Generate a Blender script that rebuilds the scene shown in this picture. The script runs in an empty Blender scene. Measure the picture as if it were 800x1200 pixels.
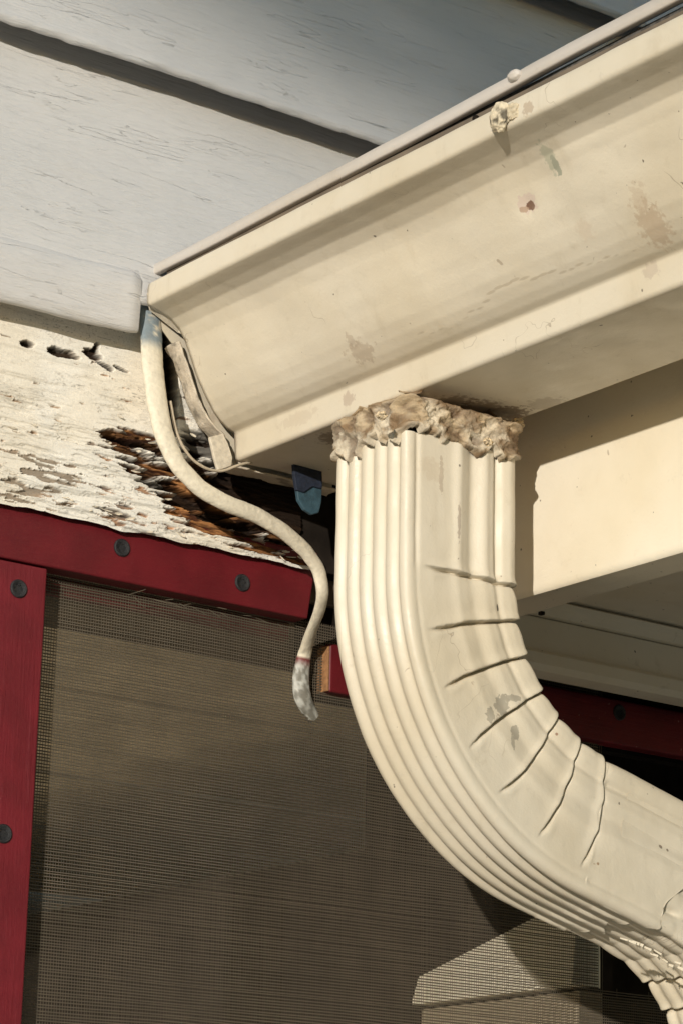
import bpy, math, random
import numpy as np
from mathutils import Matrix, Vector
random.seed(7)
scene = bpy.context.scene
COL = scene.collection
R = math.radians

# ------------------------------------------------------------------ camera
W0, H0 = 800.0, 1200.0
c0 = np.array([400., 600.]); V1 = np.array([4900., 1640.]); V2 = np.array([-2150., 1500.])
F = float(np.sqrt(-((V1 - c0) @ (V2 - c0))))
def nrm(v):
    v = np.array(v, float); return v / np.linalg.norm(v)
AX = nrm([*(V1 - c0), F]); AY = nrm([*(V2 - c0), F]); AZ = np.cross(AX, AY)
M = np.array([AX, AY, AZ])                      # camera (right, down, forward) -> world
CAM = np.array([-0.94666544, -1.3784008, 1.72853827])
def at(px, py, ax, val):
    """point of the photograph's ray on the world plane axis=val"""
    d = M @ np.array([px - 400., py - 600., F]); t = (val - CAM[ax]) / d[ax]
    return CAM + d * t
def pr(P):
    q = (np.asarray(P) - CAM) @ M
    return 400 + F * q[..., 0] / q[..., 2], 600 + F * q[..., 1] / q[..., 2]
cd = bpy.data.cameras.new('camera'); cam = bpy.data.objects.new('camera', cd); COL.objects.link(cam)
r = M @ np.array([1, 0, 0]); u = M @ np.array([0, -1, 0]); b = M @ np.array([0, 0, -1])
cam.matrix_world = Matrix(((r[0], u[0], b[0], CAM[0]), (r[1], u[1], b[1], CAM[1]), (r[2], u[2], b[2], CAM[2]), (0, 0, 0, 1)))
cd.sensor_fit = 'VERTICAL'; cd.sensor_height = 36; cd.sensor_width = 24; cd.lens = F / H0 * 36
cd.clip_start = 0.05; cd.clip_end = 2000
scene.camera = cam

# ------------------------------------------------------------------ light
SUN = nrm([1, .82, -.133])                       # direction the light travels
w = bpy.data.worlds.new('World'); scene.world = w; w.use_nodes = True
nt = w.node_tree; bg = nt.nodes['Background']; sky = nt.nodes.new('ShaderNodeTexSky')
sky.sky_type = 'NISHITA'; sky.sun_disc = False; sky.dust_density = .2; sky.ozone_density = 1.5
sky.sun_elevation = math.asin(-SUN[2]); sky.sun_rotation = math.atan2(-SUN[0], -SUN[1])
nt.links.new(sky.outputs[0], bg.inputs[0]); bg.inputs[1].default_value = 0.165
ld = bpy.data.lights.new('sun', 'SUN'); ld.energy = 3.9; ld.angle = R(0.6); ld.color = (1.0, 0.93, 0.82)
lo = bpy.data.objects.new('sun', ld); COL.objects.link(lo)
lo.rotation_euler = Vector(SUN.tolist()).to_track_quat('-Z', 'Y').to_euler()
scene.view_settings.view_transform = 'Standard'; scene.view_settings.look = 'None'
scene.view_settings.exposure = 0.0; scene.view_settings.gamma = 1.0
scene.view_settings.use_curve_mapping = False

# ------------------------------------------------------------------ noise (numpy)
def _h(i, j, k, seed):
    n = (i * 374761393 + j * 668265263 + k * 2147483647 + seed * 974634777) & 0xffffffff
    n = ((n ^ (n >> 13)) * 1274126177) & 0xffffffff
    n = (n ^ (n >> 16)) & 0xffffffff
    return n.astype(np.float64) / 4294967295.0
def vn(x, y, z=0., seed=0):
    x, y, z = np.broadcast_arrays(np.asarray(x, float), np.asarray(y, float), np.asarray(z, float))
    i, j, k = [np.floor(a).astype(np.int64) for a in (x, y, z)]
    fx, fy, fz = x - i, y - j, z - k
    fx, fy, fz = [a * a * (3 - 2 * a) for a in (fx, fy, fz)]
    o = 0
    for di in (0, 1):
        for dj in (0, 1):
            for dk in (0, 1):
                o = o + _h(i + di, j + dj, k + dk, seed) * (fx if di else 1 - fx) * (fy if dj else 1 - fy) * (fz if dk else 1 - fz)
    return o
def fbm(x, y, z=0., seed=0, o=4):
    s = 0; a = .5; t = 0
    for k in range(o):
        f = 2 ** k
        s = s + a * vn(np.asarray(x) * f, np.asarray(y) * f, np.asarray(z) * f, seed + k * 17); t += a; a *= .5
    return s / t
def sst(a, b_, x):
    t = np.clip((x - a) / (b_ - a), 0, 1); return t * t * (3 - 2 * t)

# ------------------------------------------------------------------ object helpers
def tag(o, label=None, cat=None, group=None, kind=None):
    if label: o['label'] = label
    if cat: o['category'] = cat
    if group: o['group'] = group
    if kind: o['kind'] = kind
    return o
def empty(name, loc):
    o = bpy.data.objects.new(name, None); COL.objects.link(o); o.location = loc; o.empty_display_size = .05
    return o
def mk(name, verts, faces, mat, parent=None, smooth=False, cols=None, solid=0., bevel=0., sub=0):
    verts = np.asarray(verts, float).reshape(-1, 3)
    if parent is not None:
        off = np.array(parent.location)
        pp = parent.parent
        while pp is not None: off = off + np.array(pp.location); pp = pp.parent
        loc = (0, 0, 0)
    else:
        off = verts.mean(0); loc = off.tolist()
    me = bpy.data.meshes.new(name)
    if isinstance(faces, np.ndarray):
        n = len(faces)
        me.vertices.add(len(verts)); me.vertices.foreach_set('co', (verts - off).astype(np.float32).ravel())
        me.loops.add(n * 4); me.loops.foreach_set('vertex_index', faces.astype(np.int32).ravel())
        me.polygons.add(n); me.polygons.foreach_set('loop_start', np.arange(0, n * 4, 4, dtype=np.int32))
        me.update(calc_edges=True)
    else:
        me.from_pydata([tuple(v) for v in (verts - off)], [], faces); me.update()
    me.validate()
    if smooth: me.polygons.foreach_set('use_smooth', np.ones(len(me.polygons), bool))
    if cols is not None:
        a = me.color_attributes.new('col', 'FLOAT_COLOR', 'POINT')
        c = np.ones((len(verts), 4), np.float32); c[:, :3] = np.asarray(cols).reshape(-1, 3); a.data.foreach_set('color', c.ravel())
    me.materials.append(mat)
    o = bpy.data.objects.new(name, me); COL.objects.link(o); o.location = loc
    if parent is not None: o.parent = parent
    if solid:
        m = o.modifiers.new('solid', 'SOLIDIFY'); m.thickness = solid; m.offset = -1
    if bevel:
        m = o.modifiers.new('bevel', 'BEVEL'); m.width = bevel; m.segments = 3; m.limit_method = 'ANGLE'
    return o
def grid(name, P, mat, parent=None, wrap=False, flip=False, **kw):
    """P[n,m,3]; wrap closes the second index"""
    n, m = P.shape[:2]
    i = np.arange(n - 1)[:, None]; j = np.arange(m if wrap else m - 1)[None, :]
    j2 = (j + 1) % m
    f = np.stack([i * m + j, i * m + j2, (i + 1) * m + j2, (i + 1) * m + j], -1).reshape(-1, 4)
    if flip: f = f[:, ::-1]
    kw.setdefault('smooth', True)
    return mk(name, P.reshape(-1, 3), f, mat, parent, **kw)
BOXF = [(0, 3, 2, 1), (4, 5, 6, 7), (0, 1, 5, 4), (1, 2, 6, 5), (2, 3, 7, 6), (3, 0, 4, 7)]
def boxv(x0, x1, y0, y1, z0, z1):
    return [(x0, y0, z0), (x1, y0, z0), (x1, y1, z0), (x0, y1, z0), (x0, y0, z1), (x1, y0, z1), (x1, y1, z1), (x0, y1, z1)]
def box(name, x0, x1, y0, y1, z0, z1, mat, parent=None, bevel=0.0015):
    return mk(name, boxv(x0, x1, y0, y1, z0, z1), BOXF, mat, parent, bevel=bevel)
def prism_x(name, prof, x0, x1, mat, parent=None, nseg=2, bevel=0., smooth=False):
    """closed (y,z) profile extruded along x"""
    n = len(prof); v = []; f = []
    xs = np.linspace(x0, x1, nseg)
    for x in xs:
        for (y, z) in prof: v.append((x, y, z))
    for k in range(nseg - 1):
        for i in range(n):
            j = (i + 1) % n
            f.append((k * n + i, k * n + j, (k + 1) * n + j, (k + 1) * n + i))
    f.append(tuple(range(n))[::-1]); f.append(tuple((nseg - 1) * n + i for i in range(n)))
    return mk(name, v, f, mat, parent, bevel=bevel, smooth=smooth)

# ------------------------------------------------------------------ material helpers
class NB:
    def __init__(s, name):
        s.m = bpy.data.materials.new(name); s.m.use_nodes = True; s.t = s.m.node_tree
        s.b = s.t.nodes['Principled BSDF']; s.tc = s.t.nodes.new('ShaderNodeTexCoord').outputs['Object']
        s.c = None; s.hgt = None
    def n(s, ty, **kw):
        x = s.t.nodes.new(ty)
        for k, v in kw.items(): setattr(x, k, v)
        return x
    def l(s, a, b_): s.t.links.new(a, b_)
    def noise(s, scale, detail=4, rough=.55, dist=0., loc=(0, 0, 0), vec=None, rot=(0, 0, 0)):
        mp = s.n('ShaderNodeMapping'); mp.inputs['Scale'].default_value = scale if isinstance(scale, tuple) else (scale,) * 3
        mp.inputs['Location'].default_value = loc; mp.inputs['Rotation'].default_value = rot
        s.l(vec or s.tc, mp.inputs[0])
        x = s.n('ShaderNodeTexNoise'); x.inputs['Scale'].default_value = 1; x.inputs['Detail'].default_value = detail
        x.inputs['Roughness'].default_value = rough; x.inputs['Distortion'].default_value = dist
        s.l(mp.outputs[0], x.inputs['Vector']); return x.outputs['Fac']
    def ramp(s, src, lo, hi, a=0., b_=1.):
        x = s.n('ShaderNodeMapRange'); x.interpolation_type = 'SMOOTHSTEP'
        for k, v in zip(('From Min', 'From Max', 'To Min', 'To Max'), (lo, hi, a, b_)): x.inputs[k].default_value = v
        s.l(src, x.inputs['Value']); return x.outputs[0]
    def math(s, op, a, b_=None):
        x = s.n('ShaderNodeMath', operation=op)
        for i, v in enumerate((a, b_)):
            if v is None: continue
            if isinstance(v, (int, float)): x.inputs[i].default_value = v
            else: s.l(v, x.inputs[i])
        return x.outputs[0]
    def mix(s, fac, a, b_):
        x = s.n('ShaderNodeMix', data_type='RGBA')
        for k, v in ((0, fac), (6, a), (7, b_)):
            if isinstance(v, (int, float)): x.inputs[k].default_value = v
            elif isinstance(v, tuple): x.inputs[k].default_value = (*v, 1) if len(v) == 3 else v
            else: s.l(v, x.inputs[k])
        return x.outputs[2]
    def over(s, mask, colr, strength=1.):
        s.c = s.mix(s.math('MULTIPLY', mask, strength), s.c, colr)
    def spot(s, center, rad, noise_amt=.5, scale=300., edge=.25):
        """blob mask around an object-space point, ragged by noise"""
        sub = s.n('ShaderNodeVectorMath', operation='SUBTRACT'); s.l(s.tc, sub.inputs[0]); sub.inputs[1].default_value = center
        mul = s.n('ShaderNodeVectorMath', operation='MULTIPLY'); s.l(sub.outputs[0], mul.inputs[0])
        mul.inputs[1].default_value = tuple(1. / q for q in rad)
        ln = s.n('ShaderNodeVectorMath', operation='LENGTH'); s.l(mul.outputs[0], ln.inputs[0])
        ns = s.noise(scale, 4)
        v = s.math('ADD', ln.outputs['Value'], s.math('MULTIPLY', s.math('SUBTRACT', ns, .5), noise_amt * 4))
        return s.ramp(v, 1 - edge, 1 + edge, 1., 0.)
    def bump(s, h, dist=.001, strength=1.):
        x = s.n('ShaderNodeBump'); x.inputs['Strength'].default_value = strength; x.inputs['Distance'].default_value = dist
        s.l(h, x.inputs['Height'])
        if s.hgt: s.l(s.hgt, x.inputs['Normal'])
        s.hgt = x.outputs[0]
    def done(s, rough=.5, spec=.5):
        if s.c is not None: s.l(s.c, s.b.inputs['Base Color'])
        if isinstance(rough, float): s.b.inputs['Roughness'].default_value = rough
        else: s.l(rough, s.b.inputs['Roughness'])
        s.b.inputs['Specular IOR Level'].default_value = spec
        if s.hgt: s.l(s.hgt, s.b.inputs['Normal'])
        return s.m

def m_flat(name, c, rough=.6, var=.12, scale=60., spec=.4):
    b_ = NB(name); n_ = b_.noise(scale, 5)
    b_.c = b_.mix(b_.ramp(n_, .3, .7), tuple(x * (1 - var) for x in c), tuple(min(1, x * (1 + var)) for x in c))
    b_.bump(b_.noise(scale * 6, 3), .0003); return b_.done(rough, spec)

def cream(name, base, spots=(), dirt=.35, rough=.42, flecks=True, dents=.0012, streak=None):
    b_ = NB(name)
    dk = tuple(x * y for x, y in zip(base, (.93, .90, .84)))
    b_.c = b_.mix(b_.ramp(b_.noise(9, 5), .35, .7), base, dk)
    b_.over(b_.ramp(b_.noise(28, 6, .65, .6), .56, .76), (base[0] * .62, base[1] * .56, base[2] * .47), dirt)
    b_.over(b_.ramp(b_.noise(90, 5, .7, .4, (3, 1, 2)), .60, .72), (.36, .30, .21), dirt * .7)
    if flecks:
        b_.over(b_.ramp(b_.noise(230, 2, .4, 0, (5, 5, 5)), .755, .80), (.07, .05, .035), .85)
        b_.over(b_.ramp(b_.noise(120, 2, .4, .5, (9, 2, 7)), .765, .79), (.24, .17, .11), .5)
    if streak:                                           # thin wandering scratch lines
        a = b_.noise(streak, 3, .5, .5, (1, 8, 3)); line = b_.ramp(b_.math('ABSOLUTE', b_.math('SUBTRACT', a, .5)), .0, .004, 1., 0.)
        gate = b_.ramp(b_.noise(17, 2, .5, 0, (4, 4, 9)), .60, .66)
        b_.over(b_.math('MULTIPLY', line, gate), (.25, .19, .13), .6)
    for (c, rad, colr, st, na) in spots:
        b_.over(b_.spot(c, rad, na, 330, .06 if st > .75 else .22), colr, st)
    if streak: b_.over(b_.ramp(b_.noise((60, 60, 7), 5, .65, .3, (2, 2, 2)), .55, .8), (base[0] * .7, base[1] * .66, base[2] * .58), .4)
    b_.bump(b_.noise(13, 3), dents)
    b_.bump(b_.noise(520, 3, .6), .00013)
    b_.bump(b_.noise(60, 4), .0003)
    rr = b_.ramp(b_.noise(40, 4), .3, .7, rough - .06, rough + .14)
    return b_.done(rr, .5)

def vcol(name, rough=.75, spec=.25, fine=900., bd=.0003):
    b_ = NB(name); a = b_.n('ShaderNodeAttribute', attribute_name='col')
    n_ = b_.noise(fine, 4)
    mul = b_.n('ShaderNodeMix', data_type='RGBA', blend_type='MULTIPLY'); mul.inputs[0].default_value = 1
    b_.l(a.outputs['Color'], mul.inputs[6]); cr = b_.ramp(n_, .25, .75, .90, 1.05); b_.l(cr, mul.inputs[7])
    b_.c = mul.outputs[2]; b_.bump(n_, bd); return b_.done(rough, spec)

def siding_mat():
    b_ = NB('grey_siding_paint')
    base = (.69, .672, .655)
    b_.c = b_.mix(b_.ramp(b_.noise((5, 5, 9), 5), .3, .7), base, (.645, .635, .625))
    b_.over(b_.ramp(b_.noise((30, 30, 240), 5, .7), .52, .75), (.54, .535, .53), .4)
    b_.over(b_.ramp(b_.noise((8, 8, 40), 5, .7, 0, (2, 2, 6)), .55, .75), (.62, .57, .48), .4)
    # long hairline cracks running with the grain
    for (sc, loc, th, g) in (((3.0, 3.0, 36), (0, 0, 0), .0016, .56), ((6, 6, 75), (7, 3, 5), .0018, .58), ((2.2, 2.2, 30), (3, 1, 8), .0013, .46), ((9, 9, 120), (2, 9, 1), .0020, .60)):
        a = b_.noise(sc, 4, .55, .25, loc)
        line = b_.ramp(b_.math('ABSOLUTE', b_.math('SUBTRACT', a, .5)), .0, th, 1., 0.)
        gate = b_.ramp(b_.noise((12, 12, 30), 2, .5, 0, (loc[1], loc[0], 4)), g, g + .06)
        ln = b_.math('MULTIPLY', line, gate)
        b_.over(ln, (.47, .46, .45), .22)
        b_.bump(b_.math('SUBTRACT', 1., ln), .0004)
    b_.bump(b_.noise((28, 28, 420), 6, .75), .0013)
    b_.bump(b_.noise((14, 14, 90), 4), .0014)
    return b_.done(.5, .4)

def red_mat(name, base, wear=.3):
    b_ = NB(name)
    b_.c = b_.mix(b_.ramp(b_.noise(30, 5), .3, .7), base, tuple(x * .72 for x in base))
    sc = (380, 380, 22) if name.endswith('stile') else (22, 380, 380)
    b_.over(b_.ramp(b_.noise(sc, 5, .75), .58, .78), (base[0] * 1.5, base[1] * 4.5, base[2] * 3.2), wear)
    b_.over(b_.ramp(b_.noise(260, 3, .5, 0, (3, 3, 3)), .73, .78), (.45, .30, .26), .6)
    b_.bump(b_.noise(sc, 5, .7), .0004); b_.bump(b_.noise(400, 3), .0002)
    return b_.done(.5, .4)

GUT = (.66, .60, .49)
MS = {}
MS['siding'] = siding_mat()
MS['fascia'] = cream('fascia_cream_paint', (.83, .76, .625), dirt=.16, rough=.5)
MS['soffit'] = cream('soffit_paint', (.80, .725, .60), dirt=.35, rough=.6)
MS['strip'] = cream('drip_edge_white_metal', (.56, .52, .48), dirt=.3, rough=.4, flecks=False)
MS['red'] = red_mat('red_paint_rail', (.135, .0075, .013), .4)
MS['redst'] = red_mat('red_paint_stile', (.165, .011, .019), .7)
MS['screw'] = m_flat('black_oxide_screw', (.012, .012, .014), .45, .3, 900, .5)
MS['raw'] = m_flat('raw_pine_end', (.30, .15, .065), .8, .25, 300)
MS['wear'] = vcol('worn_paint_wood_gap_shade', .75, .2, 900., .00015)  # also carries the painted-in dark of the gap slot and deep voids
MS['goop'] = vcol('dried_sealant', .7, .3, 700., .0006)
MS['cable'] = vcol('painted_cable_skin', .55, .35, 350., .0005)
MS['wire'] = m_flat('grey_screen_fibre', (.118, .096, .068), .8, .12, 40)
MS['wood'] = m_flat('porch_board_paint', (.82, .70, .53), .7, .2, 14)
MS['beam_and_gap_shade'] = m_flat('porch_beam_and_gap_shade', (.15, .12, .09), .8, .3, 20)
MS['sunpatch'] = cream('porch_sun_patch_paint', (.90, .84, .70), dirt=.3, rough=.6)  # pale colour of the sun patch on the inner wall
MS['dark'] = m_flat('dark_timber_and_shade', (.018, .014, .011), .95, .3, 50, .08)  # dark timber, and painted-in darkness for voids that should look unlit
MS['roof'] = m_flat('asphalt_shingles', (.09, .085, .08), .9, .4, 250)
MS['ground'] = m_flat('dry_lawn_and_path', (.22, .19, .12), .95, .3, 3)
MS['slab'] = m_flat('concrete_slab', (.50, .45, .36), .9, .12, 9)
MS['floor'] = m_flat('porch_floor_paint', (.65, .58, .46), .7, .15, 9)
MS['blue'] = m_flat('faded_blue_plastic', (.035, .075, .10), .6, .3, 160)
MS['white'] = m_flat('white_flap_paint', (.58, .52, .42), .6, .15, 300)

def slab(name, px_pts, y, mat, parent, th=.003):
    P = [at(a, b_, 1, y) for a, b_ in px_pts]; n = len(P)
    v = [tuple(p) for p in P] + [(p[0], p[1] + th, p[2]) for p in P]
    return mk(name, v, [tuple(range(n)), tuple(range(n, 2 * n))[::-1]] + [(i + n, (i + 1) % n + n, (i + 1) % n, i) for i in range(n)], mat, parent, bevel=.0007)
# ------------------------------------------------------------------ ground, porch floor
mk('ground', [(-400, -400, 0), (400, -400, 0), (400, 400, 0), (-400, 400, 0)], [(0, 1, 2, 3)], MS['ground'])['kind'] = 'structure'
mk('path', [(-3.5, -6, .004), (3.5, -6, .004), (3.5, -.2, .004), (-3.5, -.2, .004)], [(0, 1, 2, 3)], MS['slab'])['kind'] = 'structure'
hb = box('shade_block', .105, 4.0, .066, .076, 2.125, 2.2045, MS['dark'], None, 0); tag(hb, 'near black block added to keep the gap behind the downspout top dark', 'beam_and_gap_shade')  # added near black block: shade of the gap put into its colour
tag(box('porch_floor', -2.4, 2.2, .0, 2.6, .0, .12, MS['floor']), kind='structure')

# ------------------------------------------------------------------ house wall: siding above the porch screen
hw = empty('siding_wall', (-.1, 0, 2.3))
tag(hw, 'pale grey lap siding boards of the upper wall, hairline cracks and dark shadow gaps', 'wall')
def lap(z0, z1, x0, x1, lean=.030, thick=.030):
    """one lap board: bottom edge at y=0, leaning back towards the top, soft worn lower edge"""
    prof = []
    for a in np.linspace(0, 1, 7):                      # rounded lower nose
        an = math.pi * (1.0 + .5 * a); prof.append((.0035 + .0035 * math.cos(an), z0 + .004 + .004 * math.sin(an)))
    prof = prof[::-1]
    zs = np.linspace(z0 + .006, z1, 30)
    front = [(lean * (z - z0) / (z1 - z0), z) for z in zs]
    P = []
    xs = np.concatenate([np.arange(x0, .6, .004), np.linspace(.6, x1, 60)])
    ring = [(.0075, z0 + .034), (.0072, z0 + .004)] + prof[0:] + front
    ring = np.array(ring)
    X = np.repeat(xs[:, None], len(ring), 1); Y = np.repeat(ring[None, :, 0], len(xs), 0).copy(); Z = np.repeat(ring[None, :, 1], len(xs), 0).copy()
    wav = (fbm(X * 6, Z * 4, 0, 3) - .5)
    nose = np.exp(-((Z - z0) / .012) ** 2)
    Y += wav * .0025 + (fbm(X * 60, Z * 300, 1, 5, 3) - .5) * .0016 * nose
    Z += ((fbm(X * 20, 0 * Z, 2, 8) - .5) * .003 + (fbm(X * 120, 0 * Z, 2, 9) - .5) * .0012) * nose
    return grid('clapboard', np.stack([X, Y, Z], -1), MS['siding'], hw, flip=True)
Z0, Z1, Z2 = 2.338, 2.500, 2.663
lap(Z0, Z1 + .034, -1.2, 3.0); lap(Z1, Z2 + .034, -1.2, 3.0); lap(Z2, 2.86, -1.2, 3.0); lap(2.826, 2.99, -1.2, 3.0)
box('sheathing', -1.2, 4.0, .031, .10, 2.325, 3.0, MS['dark'], hw, 0)
# drip trim under the lowest lap: sloping cap and rounded face, ends at the gutter corner
xe = -.0742
zr0, zb0 = 2.3565, 2.3180
prof = [(.020, zr0 + .012), (.0015, zr0 + .002), (-.0015, zr0 - .002), (-.002, 2.345), (-.0015, 2.333), (-.0005, zb0 + .006), (.0005, zb0 + .0015), (.0025, zb0), (.0055, zb0 + .0006), (.0065, zb0 + .004), (.0075, zr0 - .008), (.020, zr0 - .006)]
xs = np.arange(-1.2, xe + .0001, .003); xs[-1] = xe; pa = np.array(prof)
X = np.repeat(xs[:, None], len(pa), 1); Y = np.repeat(pa[None, :, 0], len(xs), 0).copy(); Z = np.repeat(pa[None, :, 1], len(xs), 0).copy()
Z += (X - xe) * .018 + (fbm(X * 25, Z * 9, 0, 31) - .5) * .003; Y += (fbm(X * 18, Z * 60, 0, 33) - .5) * .0022
endr = sst(.006, 0, np.abs(X - xe)); Y = Y * (1 - endr) + (Y * .7 + .002) * endr; Z = Z - endr * (Z - 2.337) * .06
g = grid('drip_trim', np.stack([X, Y, Z], -1), MS['siding'], hw, wrap=True)
vv = np.stack([X, Y, Z], -1)[-1]
mk('trim_end', vv, [tuple(range(len(vv)))], MS['siding'], hw)

# ------------------------------------------------------------------ peeling trim board with rot
def in_poly(px, py, poly):
    inside = np.zeros(px.shape, bool); n = len(poly); dmin = np.full(px.shape, 1e9)
    for i in range(n):
        x1, y1 = poly[i]; x2, y2 = poly[(i + 1) % n]
        c = ((y1 > py) != (y2 > py)) & (px < (x2 - x1) * (py - y1) / (y2 - y1 + 1e-9) + x1); inside ^= c
        t = np.clip(((px - x1) * (x2 - x1) + (py - y1) * (y2 - y1)) / ((x2 - x1) ** 2 + (y2 - y1) ** 2), 0, 1)
        dmin = np.minimum(dmin, np.hypot(px - x1 - t * (x2 - x1), py - y1 - t * (y2 - y1)))
    return np.where(inside, dmin, -dmin)
YT = .024
gx = np.arange(-.215, .0835, .00042); gz = np.arange(2.1975, 2.343, .00042)
X, Z = np.meshgrid(gx, gz, indexing='ij')
px, py = pr(np.stack([X, X * 0 + YT, Z], -1))
# streak noises following the grain
g1 = fbm(X * 45, Z * 420, 0, 11, 4); g2 = fbm(X * 110, Z * 900, 0, 12, 4); g3 = fbm(X * 75, Z * 330, 0, 14, 5)
big = fbm(X * 22, Z * 60, 0, 15, 3)
rot = in_poly(px, py, [(122, 506), (165, 511), (205, 532), (232, 520), (262, 548), (300, 500), (400, 520), (400, 690), (345, 657), (290, 642), (235, 624), (195, 606), (182, 588), (196, 566), (160, 562), (140, 540)])
s_rot = rot / 14. + (g1 - .5) * 4.2 + (g3 - .5) * 2.6
m_rot = sst(-.1, .35, s_rot)
deep = in_poly(px, py, [(205, 528), (245, 545), (258, 575), (300, 608), (345, 632), (400, 668), (400, 480), (300, 490), (215, 505)])
m_deep = sst(-.2, .9, deep / 14. + (g1 - .5) * 2.6)
slit = in_poly(px, py, [(120, 507), (160, 512), (215, 538), (250, 552), (250, 566), (200, 545), (160, 524), (128, 516)])
m_deep = np.maximum(m_deep, sst(0, .6, slit / 6. + (g2 - .5) * 2.5))
slit2 = in_poly(px, py, [(140, 545), (160, 548), (230, 575), (300, 610), (360, 640), (300, 628), (220, 592), (160, 566)])
m_deep = np.maximum(m_deep, sst(0, .6, slit2 / 6. + (g1 - .5) * 4))
low = sst(470, 590, py - .25 * px + 30) * sst(330, 120, px)
chip = sst(.0, .03, (g3 * .5 + g1 * .35 + g2 * .15) - (.66 - .105 * low))
def ell(cx, cy, a, b_, ang):
    dx, dy = px - cx, py - cy; c, s = math.cos(ang), math.sin(ang)
    return np.hypot((dx * c + dy * s) / a, (-dx * s + dy * c) / b_)
hole = np.zeros(px.shape)
for (cx, cy, a, b_, an) in ((31, 404, 9, 4, .3), (75, 415, 18, 5, .16), (108, 418, 12, 6, .5), (118, 427, 14, 3, .55), (112, 411, 3, 8, .2), (140, 432, 10, 2, .5), (62, 411, 5, 4, 0)):
    hole = np.maximum(hole, sst(1.15, .75, ell(cx, cy, a, b_, an) + (g3 - .5) * 1.6))
peel = sst(.0, .04, big * .6 + g3 * .4 - .52) * sst(-.2, .6, (py - .25 * px - 430) / 60)      # thinner second paint coat showing
m_rot = np.maximum(m_rot, chip * .85); hole = hole * (1 - .0)
m_any = np.clip(np.maximum(m_rot, hole), 0, 1)
terr = 0
tn = fbm(X * 20, Z * 170, 0, 61, 4); band = .35 + .65 * sst(380, 500, py - .22 * px)
for th_ in (.40, .47, .53, .60): terr = terr + sst(th_, th_ + .012, tn)
tedge = sum(np.exp(-((tn - th_ - .004) / .008) ** 2) for th_ in (.40, .47, .53, .60)) * band
# heights (positive = towards the viewer)
pt = .0007 + (fbm(X * 50, Z * 120, 0, 21, 3) - .5) * .0009 - peel * .0005 + terr * .00055 * band
curl = np.exp(-((m_any - .35) / .22) ** 2) * .0014 * (g3 > .45)
inrot = sst(-8, 20, rot)
far_ = sst(-2, -18, rot)
wd = -.0022 + far_ * .0016 - inrot * (.003 + .004 * fbm(X * 30, Z * 200, 0, 25)) + (g2 - .5) * .003 + (g1 - .5) * .0035 * (.3 + inrot)
hgt = pt * (1 - m_any) + wd * m_any + curl - m_deep * (.008 + .006 * g1) * (.25 + .75 * sst(-20, 12, rot)) - hole * .004
Y = YT - hgt
# colours: paint coats and wood; dark of gap slot and deep voids painted in
slot = in_poly(px, py, [(184, 380), (198, 388), (206, 430), (208, 470), (207, 512), (200, 512), (194, 470), (190, 425)])
m_slot = sst(-1.5, 1.5, slot + (g3 - .5) * 4)
Y = Y + m_slot * .012; m_deep = np.maximum(m_deep, m_slot); m_any = np.maximum(m_any, m_slot)
def C(*c): return np.array(c)[None, None, :]
pn = fbm(X * 60, Z * 120, 0, 41)[..., None]
paint = C(.83, .80, .73) * (.88 + .2 * pn)
paint = paint * (1 - .18 * peel[..., None]) + C(.02, .02, .02) * peel[..., None]
paint = paint * (1 - .30 * np.clip(tedge, 0, 1)[..., None])
yel = sst(.5, .7, fbm(X * 12, Z * 14, 0, 43))[..., None] * .25
paint = paint * (1 - yel) + C(.76, .62, .40) * yel
hair = sst(.012, .0, np.abs(g1 - .52)) * sst(.45, .62, big); paint = paint * (1 - .6 * hair[..., None])
hair2 = sst(.010, .0, np.abs(g3 - .47)) * sst(.50, .56, fbm(X * 16, Z * 40, 0, 47)) * (.4 + .6 * low); paint = paint * (1 - .7 * hair2[..., None]) + C(.22, .13, .07) * .7 * hair2[..., None]
wl = sst(.3, .7, g2)[..., None]; wm = sst(.38, .62, fbm(X * 25, Z * 150, 0, 45))[..., None]
wood = (C(.05, .017, .008) * (1 - wl) + C(.34, .16, .06) * wl) * (.3 + .95 * wm)
grey = sst(150, 60, px)[..., None]
wood = wood * (1 - .6 * grey) + C(.30, .24, .17) * .6 * grey
dk = np.clip(np.maximum(m_deep, hole * .9), 0, 1)[..., None]
wood = wood * (1 - .8 * dk) + C(.012, .007, .005) * .8 * dk
mm = m_any[..., None]
col = paint * (1 - mm) + wood * mm
col = col * (1 - m_slot[..., None]) + C(.006, .004, .003) * m_slot[..., None]  # black of the unlit gap put into the colour
col = col * (1 - .85 * dk) + C(.014, .008, .005) * .85 * dk
grd = np.stack([X, Y, Z], -1)
# ragged lower border
grd[:, 0, 2] += (g1[:, 0] - .5) * .004; grd[:, 1, 2] = np.maximum(grd[:, 1, 2], grd[:, 0, 2] + .0001)
tb = empty('trim_board', (-.06, YT, 2.26))
tag(tb, 'peeling white trim board under the siding, rotted to brown splintered wood beside the gutter end', 'trim board')
grid('painted_face', grd, MS['wear'], tb, flip=False, cols=col)
box('board_core', -1.2, 4.0, .045, .07, 2.205, 2.3245, MS['dark'], tb, 0)
box('board_end', -1.2, -.2155, YT, .0445, 2.1985, 2.3245, cream('plain_trim_paint', (.74, .68, .56), dirt=.3), tb)

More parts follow.
